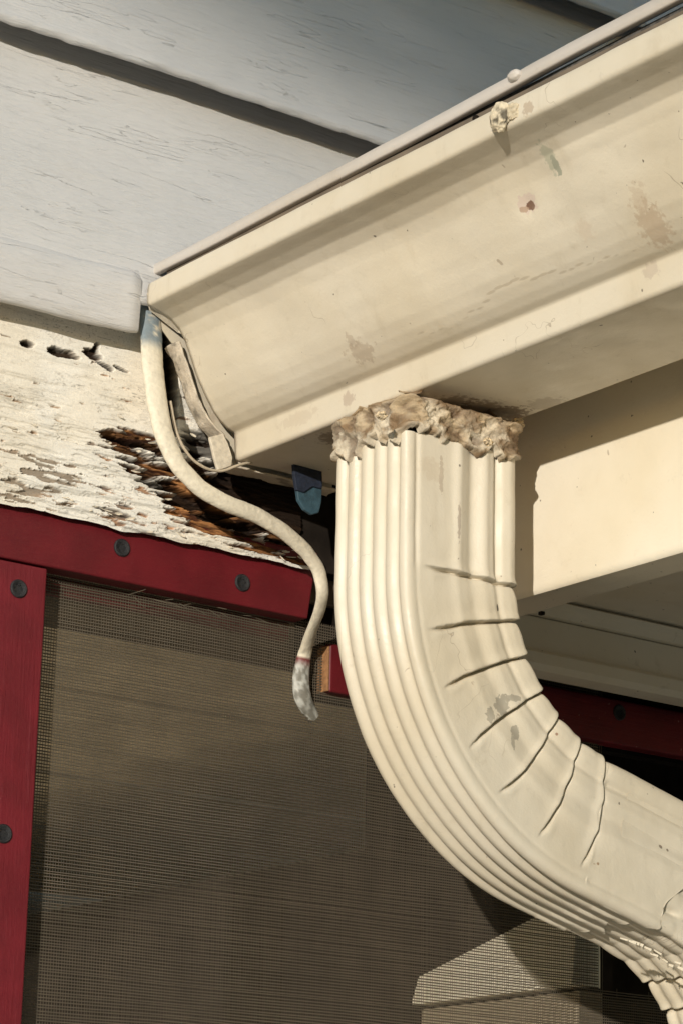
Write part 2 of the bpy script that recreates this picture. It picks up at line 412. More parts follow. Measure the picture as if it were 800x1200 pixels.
# loose paint flakes along the lower edge and the rot
def flake(cx, cy, y, L, Wd, ang, mat, parent, lift=.003):
    p = at(cx, cy, 1, y); n = 5; v = []
    for i in range(n):
        for j in range(3):
            a = (i / (n - 1) - .5) * L; b_ = (j / 2 - .5) * Wd * (1 - .5 * abs(i / (n - 1) - .5) * 2) * random.uniform(.7, 1.2)
            c, s = math.cos(ang), math.sin(ang)
            v.append((p[0] + a * c - b_ * s, p[1] - lift * (i / (n - 1)) ** 2 - .0006 * (j - 1) ** 2, p[2] + a * s + b_ * c))
    f = [(i * 3 + j, i * 3 + j + 1, (i + 1) * 3 + j + 1, (i + 1) * 3 + j) for i in range(n - 1) for j in range(2)]
    return v, f
V, FF = [], []
for k in range(34):
    t = random.random(); cx = 60 + 300 * t; cy = 585 + .25 * (cx - 60) + random.gauss(0, 5)
    if random.random() < .5:
        cx = random.uniform(10, 230); cy = random.uniform(470, 560) + .22 * cx * .6
    v, f = flake(cx, cy, YT - .001, random.uniform(.002, .007), random.uniform(.0008, .0022), random.gauss(-.15, .3), None, None, random.uniform(.001, .0035))
    o = len(V); V += v; FF += [tuple(i + o for i in q) for q in f]
mk('paint_flake', V, FF, MS['white'], tb, solid=.0003)['kind'] = 'stuff'

# ------------------------------------------------------------------ red screen frame (left) with mesh
YF = .029
YM = .0455
def rail(name, x0, x1, z0, z1, y0, y1, mat, parent, nx=2, slantr=0):
    v = boxv(x0, x1, y0, y1, z0, z1)
    if slantr: v[1] = (x1 - slantr, y0, z0); v[2] = (x1 - slantr, y1, z0)
    return mk(name, v, BOXF, mat, parent, bevel=.0012)
zt = at(183, 617, 1, YF)[2]; zbq = at(181, 689, 1, YF)[2]; xr = at(372, 680, 1, YF)[0]
xp = at(56, 680, 1, YF)[0]; xpb = at(20, 1200, 1, YF)[0]
fr = empty('screen_frame', (xp, YF, 1.6))
tag(fr, 'dark red painted wooden screen frame with black screws below the peeling trim', 'screen frame')
rail('top_rail', -1.0, xr, zbq, zt + .006, YF, YF + .0145, MS['red'], fr, slantr=.007)
v = boxv(-.196, xp, YF + .0005, YF + .0175, .45, zbq - .0012); v[1] = (xpb - (xp - xpb) * .9, YF + .0005, .45); v[2] = (v[1][0], YF + .0175, .45)
mk('stile', v, BOXF, MS['redst'], fr, bevel=.0012)
box('bottom_rail', v[1][0] + .001, 1.3, YF, YF + .017, .455, .50, MS['red'], fr)
box('rail_rabbet', xp + .001, xr - .006, YM + .0052, YM + .012, zbq - .010, zbq + .002, MS['red'], fr, .0008)

def screw(px_, py_, y, parent, rad=.0058, ang=.3):
    p = at(px_, py_, 1, y)
    rings = [(rad * 1.0, 0.0), (rad * .98, -.0007), (rad * .86, -.0013), (rad * .62, -.0010), (rad * .58, -.0008), (rad * .44, -.0006)]
    n = 48; v = []; f = []
    for k, (rr, yy) in enumerate(rings):
        for i in range(n):
            a = 2 * math.pi * i / n + ang
            q = rr * (1 + (.16 * math.cos(6 * a) if k == 5 else 0)); v.append((p[0] + q * math.cos(a), y + yy, p[2] + q * math.sin(a)))
    for i in range(n):
        a = 2 * math.pi * i / n + ang; q = rings[5][0] * (1 + .16 * math.cos(6 * a)) * .96; v.append((p[0] + q * math.cos(a), y - .0001, p[2] + q * math.sin(a)))
    K = len(rings)
    for k in range(K):
        for i in range(n):
            j = (i + 1) % n; f.append((k * n + i, k * n + j, (k + 1) * n + j, (k + 1) * n + i))
    f.append(tuple(K * n + i for i in range(n)))
    return mk('screw', v, f, MS['screw'], parent, smooth=False)
for (a, b_, an) in ((143, 642, .2), (284, 683, .7)): screw(a, b_, YF, fr, ang=an)
for (a, b_, an) in ((22, 690, .1), (4, 977, .5)): screw(a, b_, YF + .0005, fr, ang=an)

# woven screen: real strands
def sag(x, z): return YM + .004 * (fbm(x * 3, z * 3, 0, 51) - .5) * 2
def mesh_strands():
    V = []; Q = []
    xs0, xs1, zs0, zs1 = -.185, 1.2, 1.78, zbq + .004
    xcut = at(708, 1100, 1, YM)[0]; zcut = at(740, 1162, 1, YM)[2]
    P = .00188; hw_ = .00040
    def add(path, axis):
        nonlocal V, Q
        n = len(path); o = sum(len(a) for a in V)
        off = np.array([[0, 0, hw_], [0, -.0002, 0], [0, 0, -hw_], [0, .0002, 0]]) if axis == 0 else np.array([[hw_ * .62, 0, 0], [0, -.0002, 0], [-hw_ * .62, 0, 0], [0, .0002, 0]])
        v = (path[:, None, :] + off[None]).reshape(-1, 3); V.append(v)
        i = np.arange(n - 1)[:, None]; j = np.arange(4)[None]; j2 = (j + 1) % 4
        Q.append(o + np.stack([i * 4 + j, (i + 1) * 4 + j, (i + 1) * 4 + j2, i * 4 + j2], -1).reshape(-1, 4))
    z = zs0; k = 0
    while z < zs1:
        x = np.arange(xs0, .56 if z < zcut else xcut, .006)
        zz = z + (fbm(x * 8, x * 0 + z * 30, 0, 61, 2) - .5) * .0016 + (fbm(x * 0 + .3, x * 0 + z * 800, 0, 62, 1) - .5) * .0007
        add(np.stack([x, sag(x, zz) + .00015 * (k % 2), zz], -1), 0); z += P; k += 1
    x = xs0; k = 0
    while x < .56:
        z = np.arange(zs0, (zs1 if x < xcut else zcut) + .0015 * random.random(), .006)
        xx = x + (fbm(z * 8, z * 0 + x * 30, 0, 63, 2) - .5) * .0016 + (fbm(z * 0 + .3, z * 0 + x * 800, 0, 64, 1) - .5) * .0006
        add(np.stack([xx, sag(xx, z) + .0003, z], -1), 1); x += P; k += 1
    return np.concatenate(V), np.concatenate(Q)
v, q = mesh_strands()
mk('screen_mesh', v, q, MS['wire'], fr)
# frayed strand ends under the rail
V, FF = [], []
for k in range(16):
    a = random.random(); p = at(150 + 215 * a, 696 + 40 * a + random.gauss(0, 2.2), 1, YF - .0008)
    L = random.uniform(.004, .012); th = random.gauss(-.15, .35); w_ = .00014
    e = p + np.array([L * math.cos(th), -.001 + random.uniform(-.002, 0), L * math.sin(th)])
    o = len(V); V += [(p[0], p[1], p[2] + w_), (p[0], p[1], p[2] - w_), (e[0], e[1], e[2] - w_), (e[0], e[1], e[2] + w_)]; FF.append((o, o + 1, o + 2, o + 3))
mk('frayed_strands', V, FF, MS['wire'], fr, solid=.0003)

# second frame, to the right under the eave
z2t = at(700, 802, 1, 0)[2]; z2b = at(800, 882, 1, YF)[2]; YF2 = YF + .011; x2 = at(384, 795, 1, YF2)[0]
f2 = empty('screen_frame', (.4, YF, 1.6))
tag(f2, 'second red screen frame in deep shade behind the downspout, its cut end showing raw wood', 'screen frame')
box('top_rail', x2 + .0008, 1.3, YF2 - .001, YF2 + .0115, z2b, z2t + .004, MS['red'], f2)
box('cut_end', x2 - .0008, x2 + .0007, YF2 - .0006, YF2 + .0110, z2b + .0004, z2t + .002, MS['raw'], f2, .0003)
screw(725, 835, YF2 - .001, f2)
box('hanging_stile', .60, .66, YF - .0006, YF + .0165, .455, z2b - .001, MS['redst'], f2)

# ------------------------------------------------------------------ porch inside
pc = empty('porch_ceiling', (.2, 1.2, 2.2)); tag(pc, 'painted ceiling boards seen dimly through the insect screen', 'ceiling')
y_ = .06; k = 0
for wd_ in (.19, .20, .31, .25, .22, .165):
    box('ceiling_board', -2.4, 1.6, y_, y_ + wd_ - .010, 2.2 - (.012 if k == 0 else 0), 2.22, MS['beam_and_gap_shade'] if k == 0 else MS['wood'], pc, .002); y_ += wd_; k += 1
pw = empty('porch_side_wall', (.3, .3, 1.5)); tag(pw, 'lap boards of the low partition inside the porch, coloured near black to look unlit', 'wall')
XW = at(679, 1150, 1, YM + .004)[0]
zz = at(490, 980, 0, XW + .006)[2]
def lap_in(name, y0, y1, z_lo, z_hi, xo, mat, par, top=None):
    pr_ = [(xo - .006, z_lo), (xo - .006, z_lo + .002), (xo, z_hi), (xo + .02, z_hi), (xo + .02, z_lo)]
    v = [(x, y0, z if k in (0, 1, 4) or top is None else top(y0)) for k, (x, z) in enumerate(pr_)] + [(x, y1, z if k in (0, 1, 4) or top is None else top(y1)) for k, (x, z) in enumerate(pr_)]; n = 5
    f = [(i, (i + 1) % n, (i + 1) % n + n, i + n) for i in range(n)] + [tuple(range(n))[::-1], tuple(range(n, 2 * n))]
    return mk(name, v, f, mat, par)
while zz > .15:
    lap_in('lap_board', YM + .006, 1.39, zz - .1242, zz, XW + .012, MS['dark'], pw); zz -= .1242  # near black, so the wall around the sun patch looks unlit
bd = empty('sun_patch_boards', (XW, .1, 1.8)); tag(bd, 'two pale boards shaped and coloured as the sun patch behind the screen below the elbow', 'board')  # added pale panels: sun patch on the wall, as shape and colour
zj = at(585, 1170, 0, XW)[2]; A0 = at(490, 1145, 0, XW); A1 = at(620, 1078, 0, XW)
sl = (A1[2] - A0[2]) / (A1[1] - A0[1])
lap_in('upper_sun_patch', YM + .0055, A0[1], zj + .002, A0[2], XW, MS['sunpatch'], bd, top=lambda y: A0[2] + sl * (y - A0[1]))
lap_in('lower_sun_patch', YM + .0055, A0[1] - .003, zj - .12, zj - .001, XW + .0015, cream('porch_lower_sun_patch_paint', (.40, .34, .25), dirt=.5, rough=.7), bd)
pb = empty('porch_back_wall', (0, 1.4, 1.2)); tag(pb, 'pale back wall deep inside the screened porch', 'wall')
box('wall_face', -2.4, 1.6, 1.4, 1.5, 0, 2.4, MS['fascia'], pb, 0)
box('side_return', 1.6, 1.7, .05, 2.7, 0, 2.4, MS['dark'], pb, 0)
pd = empty('dark_shade_panel', (.9, .4, 1.2)); tag(pd, 'near black panel added so the unscreened opening at the right stays dark', 'wall')
box('wall_face', XW + .035, 1.6, .30, .34, .12, 2.19, MS['dark'], pd, 0)  # added panel: darkness of the opening put into its colour
pk = empty('knee_wall', (0, .05, .5)); tag(pk, 'low wall carrying the red screen frames', 'wall')
box('wall_face', -2.4, 1.6, .02, .12, 0, .45, MS['fascia'], pk)
pl = empty('corner_post', (-2.35, .06, 1.2)); tag(pl, 'square porch post at the far left end of the porch', 'post')
box('shaft', -2.4, -2.3, .01, .11, .12, 2.2, MS['fascia'], pl)

# ------------------------------------------------------------------ eave: fascia, soffit, mouldings, drip edge, roof
XF = .119
ev = empty('eave', (.1, -.4, 2.2)); tag(ev, 'cream box eave with sunlit fascia board behind the gutter and shaded soffit', 'eave')
def fascia():
    ys = np.arange(-1.5, .0, .004); zf = float(at(617, 699, 0, XF)[2]); zs = np.concatenate([[zf + .0003], np.linspace(zf + .002, 2.372, 60)])
    Yg, Zg = np.meshgrid(ys, zs, indexing='ij')
    Xg = XF + (fbm(Yg * 8, Zg * 8, 0, 71) - .5) * .0012; Xg[:, 0] += .002
    return grid('fascia_board', np.stack([Xg, Yg, Zg], -1), MS['fascia'], ev, flip=True)
fascia()
zf = float(at(617, 699, 0, XF)[2]); xs2 = float(at(632, 718, 2, zf)[0])
box('fascia_core', XF + .0022, xs2, -1.5, -.0005, zf + .0008, 2.37, MS['soffit'], ev, .001)
zs_ = at(730, 726, 1, 0)[2]
box('soffit_panel', xs2 + .0004, 4.0, -1.5, -.0085, zs_, zs_ + .012, MS['soffit'], ev, 0)
zz1 = at(707, 738, 1, 0)[2]; zz2 = at(710, 780, 1, 0)[2]
prism_x('bed_moulding', [(-.010, zs_ - .0005), (-.0145, zs_ - .003), (-.012, zs_ - .007), (-.007, zz1 - .001), (.014, zz1 - .001), (.014, zs_ - .0005)], xs2 + .0004, 4.0, MS['soffit'], ev)
box('frieze_board', xs2 + .0004, 4.0, -.002, .0135, zz2, zz1 - .0015, MS['soffit'], ev, .001)
prism_x('lower_trim', [(-.006, zz2 - .0005), (-.0085, zz2 - .003), (-.0085, z2t + .004), (-.005, z2t), (.0135, z2t), (.0135, zz2 - .0005)], xs2 + .0004, 4.0, MS['soffit'], ev)
p = at(634, 718, 2, zf)
box('nail_hole', p[0] - .0015, p[0] + .0015, p[1] - .0018, p[1] + .0018, zf - .0015, zf + .0007, MS['dark'], ev, .0005)

rf = empty('roof', (.5, -.7, 2.4)); tag(rf, 'low roof over the eave, only its pale metal drip edge visible along the gutter top', 'roof')
v = []
for (x, z) in ((-.056, 2.3635), (4.0, 2.75), (4.0, 2.755), (-.056, 2.3670)):
    v += [(x, -1.5, z), (x, -.012, z)]
mk('roof_slab', v, [(0, 1, 3, 2), (2, 3, 5, 4), (4, 5, 7, 6), (6, 7, 1, 0), (0, 2, 4, 6), (1, 7, 5, 3)], MS['roof'], rf)
box('gap_shade_strip', -.0590, -.054, -1.5, -.004, 2.3520, 2.3630, MS['beam_and_gap_shade'], rf, .0005)  # brown strip added in the gap: its shade put in as colour
# drip edge strip: bent metal, slightly wavy
ys = np.concatenate([np.arange(-1.5, .012, .004), [.012]])
pts = [(-.048, .0084), (-.0620, .0080), (-.0630, .0075), (-.0632, .0008), (-.0625, .0002), (-.0595, .0), (-.0590, .002)]
Yg = np.repeat(ys[:, None], len(pts), 1); pt_ = np.array(pts)
zb_ = 2.3612 + .0055 * sst(0, .5, -ys) + (fbm(ys * 9, ys * 0, 0, 81) - .5) * .0025
sc_ = 1 - .15 * sst(-.1, .05, ys)
Xg = pt_[None, :, 0] + (fbm(Yg * 7, Yg * 0, 0, 82) - .5) * .002; Zg = zb_[:, None] + pt_[None, :, 1] * sc_[:, None]
grid('drip_edge', np.stack([Xg, Yg, Zg], -1), MS['strip'], rf, flip=True, solid=.0006, smooth=False)

# ------------------------------------------------------------------ gutter
GL = np.array([-.02, -.4, 2.3])
gt = empty('gutter', tuple(GL)); tag(gt, 'long cream metal eaves gutter with folded lip, ogee front and open crumpled end', 'gutter')
def gp(px_, py_, x): return tuple(at(px_, py_, 0, x) - GL)
spots = []
def S(px_, py_, x, ry, rz, colr, st, na=.45): spots.append((gp(px_, py_, x), (.012, ry, rz), colr, st, na))
S(650, 183, -.042, .0045, .010, (.42, .42, .32), .75); S(656, 195, -.040, .003, .005, (.30, .31, .24), .8)
S(618, 238, -.036, .007, .005, (.60, .49, .42), .8); S(622, 241, -.035, .003, .0022, (.16, .08, .05), .95); S(612, 246, -.036, .003, .0015, (.4, .28, .2), .8)
S(762, 268, -.02, .010, .014, (.47, .36, .25), .65, .6); S(745, 240, -.03, .005, .012, (.5, .4, .29), .45, .6)
S(678, 268, -.03, .006, .006, (.58, .48, .37), .4); S(425, 412, -.016, .010, .005, (.42, .34, .25), .6, .7)
S(415, 400, -.02, .004, .004, (.4, .32, .24), .5, .7); S(600, 150, -.055, .012, .005, (.45, .36, .26), .7, .6)
S(410, 468, 0., .006, .004, (.42, .33, .26), .6, .6); S(765, 318, 0., .006, .004, (.45, .37, .3), .5, .6)
S(624, 128, -.068, .004, .004, (.42, .33, .24), .7, .6); S(345, 490, -.004, .02, .004, (.5, .42, .32), .4, .6)
S(240, 490, -.012, .012, .006, (.45, .36, .27), .5, .6); S(275, 515, 0., .006, .006, (.5, .42, .33), .6, .6)
S(500, 470, 0., .020, .0035, (.45, .36, .27), .55, .6)
for q_ in range(26):
    t_ = q_ / 25; S(478 + 245 * t_, np.interp(t_, [0, .12, .28, .42, .7, 1], [386, 380, 356, 331, 312, 288]) + 1.5 * math.sin(q_ * 1.9), -.024, .0045, .0007, (.38, .31, .22), .45, .12)
for (a, b_, rx_, ry_, st_) in ((585, 486, .012, .020, .8), (560, 478, .014, .016, .7), (606, 490, .008, .010, .9), (520, 474, .012, .02, .6), (400, 512, .012, .014, .7), (640, 472, .010, .012, .35), (455, 486, .012, .012, .6)):
    spots.append((tuple(at(a, b_, 2, 2.25) - GL), (rx_, ry_, .008), (.17, .115, .07), st_, .55))
MS['gutter'] = cream('gutter_cream_enamel', GUT, spots, dirt=.22, rough=.38, streak=(26, 26, 26))
key = [(.083, 2.372), (.083, 2.30), (.083, 2.252), (.080, 2.2500), (.060, 2.2500), (.030, 2.2500), (.006, 2.2500), (.0012, 2.2501), (.0000, 2.2512), (-.0006, 2.2590), (-.0016, 2.2668),
       (-.0028, 2.2682), (-.0075, 2.2700), (-.0125, 2.2735), (-.0175, 2.2782), (-.0225, 2.2845), (-.0270, 2.2920), (-.0320, 2.3015), (-.0365, 2.3110), (-.0410, 2.3200), (-.0460, 2.3275),
       (-.0525, 2.3325), (-.0600, 2.3352), (-.0664, 2.3368), (-.0698, 2.3378), (-.0704, 2.3390), (-.0706, 2.3425), (-.0704, 2.3490), (-.0696, 2.3520), (-.0670, 2.3528), (-.0640, 2.3515), (-.0630, 2.3470)]
def resample(k_, step):
    k_ = np.array(k_); d = np.r_[0, np.cumsum(np.hypot(*np.diff(k_, axis=0).T))]
    t = np.arange(0, d[-1], step); return np.stack([np.interp(t, d, k_[:, 0]), np.interp(t, d, k_[:, 1])], -1)
prof = resample(key, .0007)
for _ in range(1): prof[1:-1] = (prof[:-2] + 2 * prof[1:-1] + prof[2:]) / 4
ys = np.concatenate([np.arange(-1.5, -.62, .02), np.arange(-.62, .0001, .0028)])
Yg = np.repeat(ys[:, None], len(prof), 1); Xg = np.repeat(prof[None, :, 0], len(ys), 0).copy(); Zg = np.repeat(prof[None, :, 1], len(ys), 0).copy()
face = sst(2.268, 2.285, Zg) * sst(2.336, 2.322, Zg) * (Xg < .02)
Xg += face * ((fbm(Yg * 9, Zg * 22, 0, 91) - .5) * .0042)
# shallow knocks in the front
for (a, b_, x, rr, dd) in ((640, 215, -.036, .016, .0022), (618, 240, -.036, .006, .0016), (520, 300, -.03, .03, .002), (700, 190, -.035, .03, -.002), (330, 380, -.03, .025, .0018)):
    q_ = at(a, b_, 0, x); Xg += face * dd * np.exp(-(((Yg - q_[1]) ** 2 + (Zg - q_[2]) ** 2) / rr ** 2))
bot = (np.abs(Zg - 2.25) < .001) & (Xg > .004); Zg += bot * ((fbm(Yg * 12, Xg * 30, 0, 93) - .5) * .0016)
lip = sst(2.336, 2.340, Zg) * (Xg < 0); Xg += lip * (fbm(Yg * 14, 0 * Zg, 0, 94) - .5) * .0014; Zg += lip * (fbm(Yg * 11, 0 * Zg, 0, 95) - .5) * .0016
endw = sst(-.03, 0, Yg) * sst(2.334, 2.328, Zg); Xg += endw * (fbm(Yg * 60, Zg * 60, 0, 96) - .5) * .0022 * (Xg < .02)
grid('trough', np.stack([Xg, Yg, Zg], -1), MS['gutter'], gt, flip=True, solid=.0007)
# end cap flange: crumpled strip that follows the outline, just past the seam
kc = [(.083, 2.2475), (.03, 2.2478), (.006, 2.2478), (.0005, 2.2482), (-.0035, 2.2520), (-.0055, 2.2600), (-.0070, 2.2655), (-.0110, 2.2685), (-.0165, 2.2725), (-.0220, 2.2785), (-.0270, 2.2865), (-.0325, 2.2980), (-.0375, 2.3090), (-.0415, 2.3165), (-.0445, 2.3205)]
pc_ = resample(kc, .0009); ys = np.linspace(.0012, .0148, 14)
Yg = np.repeat(ys[:, None], len(pc_), 1).copy(); Xg = np.repeat(pc_[None, :, 0], len(ys), 0).copy(); Zg = np.repeat(pc_[None, :, 1], len(ys), 0).copy()
n_ = fbm(Yg * 130, Zg * 90, Xg * 60, 97); edge = np.sin(np.clip((Yg - .0012) / .0136, 0, 1) * math.pi)
Xg -= edge * .0012 + (n_ - .5) * .004; Zg += (fbm(Yg * 120, Zg * 90, Xg * 50, 98) - .5) * .003
Yg[-1] += (fbm(Zg[-1] * 160, Xg[-1] * 100, 0, 99) - .5) * .005
ecc = np.array([.60, .525, .42]) * (.7 + .5 * fbm(Yg * 90, Zg * 120, 0, 100))[..., None]
ecc = ecc * (1 - .5 * sst(.55, .7, fbm(Yg * 200, Zg * 150, Xg * 90, 101))[..., None])
grid('end_cap', np.stack([Xg, Yg, Zg], -1), MS['goop'], gt, flip=True, cols=ecc, solid=.0012)
# the cap's plate, set back inside the flange
pl_ = [(x, .009, z) for x, z in kc] + [(-.058, .009, 2.333), (-.066, .009, 2.345), (.083, .009, 2.345)]
mk('end_plate', pl_, [tuple(range(len(pl_)))], MS['gutter'], gt, solid=.0008)
# folded corner tab at the lip
tabp = [at(173, 343, 1, -.002), at(181, 352, 1, -.003), at(200, 368, 1, -.004), at(216, 378, 1, -.004), at(219, 392, 1, -.002), at(209, 388, 1, .004), at(196, 378, 1, .006), at(176, 362, 1, .004)]
mk('corner_tab', tabp, [tuple(range(8))], MS['white'], gt, solid=.0012)
slab('lower_tab', [(246, 512), (262, 508), (268, 520), (273, 536), (272, 546), (264, 549), (256, 551), (252, 538)], -.004, MS['white'], gt, .0025)

# dried lump of sealant and a nail head on the lip
def lump(name, cen, rad, mat, parent, seed, amp=.35, colf=None, n=40, sc=1.0):
    th, ph = np.meshgrid(np.linspace(0, math.pi, n), np.linspace(0, 2 * math.pi, 2 * n, endpoint=False), indexing='ij')
    d = np.stack([np.sin(th) * np.cos(ph), np.sin(th) * np.sin(ph), np.cos(th)], -1)
    k_ = fbm(d[..., 0] * 1.7 * sc + 5, d[..., 1] * 1.7 * sc + 5, d[..., 2] * 1.7 * sc + 5, seed, 4)
    rr = 1 + (k_ - .5) * 2 * amp
    P = np.array(cen) + d * np.array(rad) * rr[..., None]
    c = colf(k_, d) if colf else None
    return grid(name, P, mat, parent, wrap=True, flip=True, cols=c)
lc = at(585, 137, 0, -.0735)
lump('sealant_lump', lc, (.0045, .0070, .0080), MS['goop'], gt, 5, .32,
     lambda k_, d: np.array([.52, .45, .33]) * (.25 + 1.1 * sst(.36, .6, k_))[..., None], sc=1.1)
lump('sealant_lump', at(600, 132, 0, -.071), (.003, .006, .005), MS['goop'], gt, 9, .4,
     lambda k_, d: np.array([.62, .53, .38]) * (.6 + .6 * k_)[..., None], sc=1.4)
lump('rivet_head', at(603, 89, 0, -.063), (.0035, .005, .0035), MS['strip'], rf, 3, .12)
screwp = at(557, 139, 0, -.0655)
lump('small_screw', screwp, (.002, .002, .002), MS['dark'], gt, 2, .1)

# ------------------------------------------------------------------ downspout
CX, CZ = .1674, 2.1428; RI, RO = .0965, .1805
YN, YB = -.1915, -.1226
A_, B_ = RO - RI, YB - YN
TH = R(75)
CRE = [R(a) for a in (0.4, 12.2, 24.3, 37.3, 47.8, 60.3, 72.2)]
dsL = np.array([.03, -.157, 2.1]); ds = empty('downspout', tuple(dsL))
tag(ds, 'cream fluted metal downspout with crimped elbow curving from the gutter back under the eave', 'downspout')
def rect_outline(n=460, rc=.0045):
    """u in [0,A] outer->inner, v in [0,B] near->far; returns u,v,normals and face weights"""
    pts = []; a, b2 = A_, B_
    segs = [((rc, 0), (a - rc, 0), (0, -1)), ((a, rc), (a, b2 - rc), (1, 0)), ((a - rc, b2), (rc, b2), (0, 1)), ((0, b2 - rc), (0, rc), (-1, 0))]
    cen = [(a - rc, rc, -90), (a - rc, b2 - rc, 0), (rc, b2 - rc, 90), (rc, rc, 180)]
    per = 2 * (a + b2)
    for (p0, p1, nn), (cx, cy, a0) in zip(segs, cen):
        L = math.hypot(p1[0] - p0[0], p1[1] - p0[1]); m = int(n * L / per)
        for i in range(m):
            t = i / m; pts.append((p0[0] + (p1[0] - p0[0]) * t, p0[1] + (p1[1] - p0[1]) * t, nn[0], nn[1]))
        for i in range(7):
            an = R(a0 + 90 * i / 7); pts.append((cx + rc * math.cos(an), cy + rc * math.sin(an), math.cos(an), math.sin(an)))
    return np.array(pts)
OUT = rect_outline()
U, Vv, NU, NV = OUT.T
def corr_v(v):                     # flutes across the narrow faces
    t = np.clip((v - .004) / (B_ - .008), 0, 1); ph = t * 5
    return -.0034 * (0.5 - 0.5 * np.cos(2 * math.pi * ph)) ** 1.5 * sst(0, .03, t) * sst(1, .97, t)
def corr_u(u):                     # ribs on the side faces: flat near the outer bend, ribs near the inner
    t = u / A_
    return 1.35 * (.0013 * np.exp(-((t - .46) / .045) ** 2) - .0022 * np.exp(-((t - .60) / .055) ** 2) + .0010 * np.exp(-((t - .70) / .04) ** 2)
            - .0026 * np.exp(-((t - .82) / .030) ** 2) + .0008 * np.exp(-((t - .92) / .035) ** 2) - .0009 * np.exp(-((t - .10) / .02) ** 2))
outer_w = np.clip(-NU, 0, 1); inner_w = np.clip(NU, 0, 1); near_w = np.clip(-NV, 0, 1); far_w = np.clip(NV, 0, 1)
base_corr = (outer_w ** 3) * corr_v(Vv) + (inner_w ** 3) * corr_v(Vv) * .6 + ((near_w ** 3) + (far_w ** 3)) * corr_u(U)

def elbow(s_list, kind, seed, inset=0., skip=0):
    """s measured along the inner face: negative = straight before the bend, 0..TH*RI in the bend, beyond = straight after.
    returns points; local frame: pipe going down (-z) then turning to +x"""
    s = np.array(s_list)[:, None]; L = TH * RI
    th = np.clip(s / RI, 0, TH); pre = np.minimum(s, 0); post = np.maximum(s - L, 0)
    # cross-section direction e (towards inner) and tangent
    ex, ez = np.cos(th), np.sin(th); tx, tz = np.sin(th), -np.cos(th)
    cxp = CX - ex * RI + tx * post; czp = CZ - ez * RI + tz * post
    u = U[None]; v = Vv[None]
    n = fbm(s * 60 + u * 10, v * 40, u * 60, seed)
    disp = base_corr[None] * np.ones_like(s)
    inb = sst(-.004, .004, s) * sst(L + .004, L - .002, s)
    # crimp folds
    ww = np.clip(sst(.012, .030, u) * (near_w + far_w)[None] + inner_w[None], 0, 1)
    fade = 1 - .62 * inb * (near_w + far_w)[None] - .35 * (s >= L) * (near_w + far_w)[None]
    disp = disp * fade
    ls = np.full(s.shape, -1.0) + 0 * u; cr = [c * RI for c in CRE]
    tot = 0
    curv = np.sin(math.pi * np.clip((u - .010) / (A_ - .010), 0, 1))
    for i, c in enumerate(cr):
        if i < skip: continue
        cc = c + (near_w + far_w)[None] * (curv * (.0034 if i > 3 else -.0012) * (1.6 if i == 6 else 1) + (n - .5) * (.0008 if i > 3 else .0022)) + (.0012 if i == 1 else 0) * (1 - u / A_)
        d = s - cc
        # open, sharp-lipped tuck: lower lip stands proud, upper side rolls in
        step = np.where(d < 0, .0013 * np.exp(-(d / .0035) ** 2), -.0022 * np.exp(-(d / .0042)) * (d >= 0))
        groove = -(.0034 if not skip else .006) * np.exp(-((d - .0006) / (.0006 if not skip else .0010)) ** 2)
        lipd = .0010 * np.exp(-((d - .0028) / .0014) ** 2) * sst(.034, .014, u)
        up = 0
        step = step * (.35 + .65 * sst(.012, .045, u))
        tot = tot + (groove + lipd + step) * ww
    # soft belly between tucks
    q = 0
    for a, b2 in zip(cr[:-1], cr[1:]):
        t = np.clip((s - a) / (b2 - a), 0, 1); q = q + (4 * t * (1 - t))
    tot = tot + .0012 * q * (inner_w[None] + .35 * ww * near_w[None])
    if kind: disp = disp + tot
    disp = disp - inset + (fbm(s * 25, u * 25 + 3, v * 25, seed + 3) - .5) * .0016 * (near_w + far_w)[None] + (n - .5) * .0006
    uu = u + NU[None] * disp; vv_ = v + NV[None] * disp
    # uu measured from the outer face: distance from inner face = A - uu
    k_ = -(A_ - uu)
    P = np.stack([cxp + ex * k_, YN + vv_ + 0 * s, czp + ez * k_], -1)
    return P, uu, vv_, tx, tz
# upper elbow
L = TH * RI
s1 = np.concatenate([np.arange(-.078, -.006, .0012), np.arange(-.006, L + .008, .00034), np.arange(L + .008, L + .090, .0012)])
P, uu, vv_, tx, tz = elbow(s1, 1, 201)
# straight pre part: move along +z for negative s
P[..., 2] += np.where(s1 < 0, -s1, 0)[:, None]
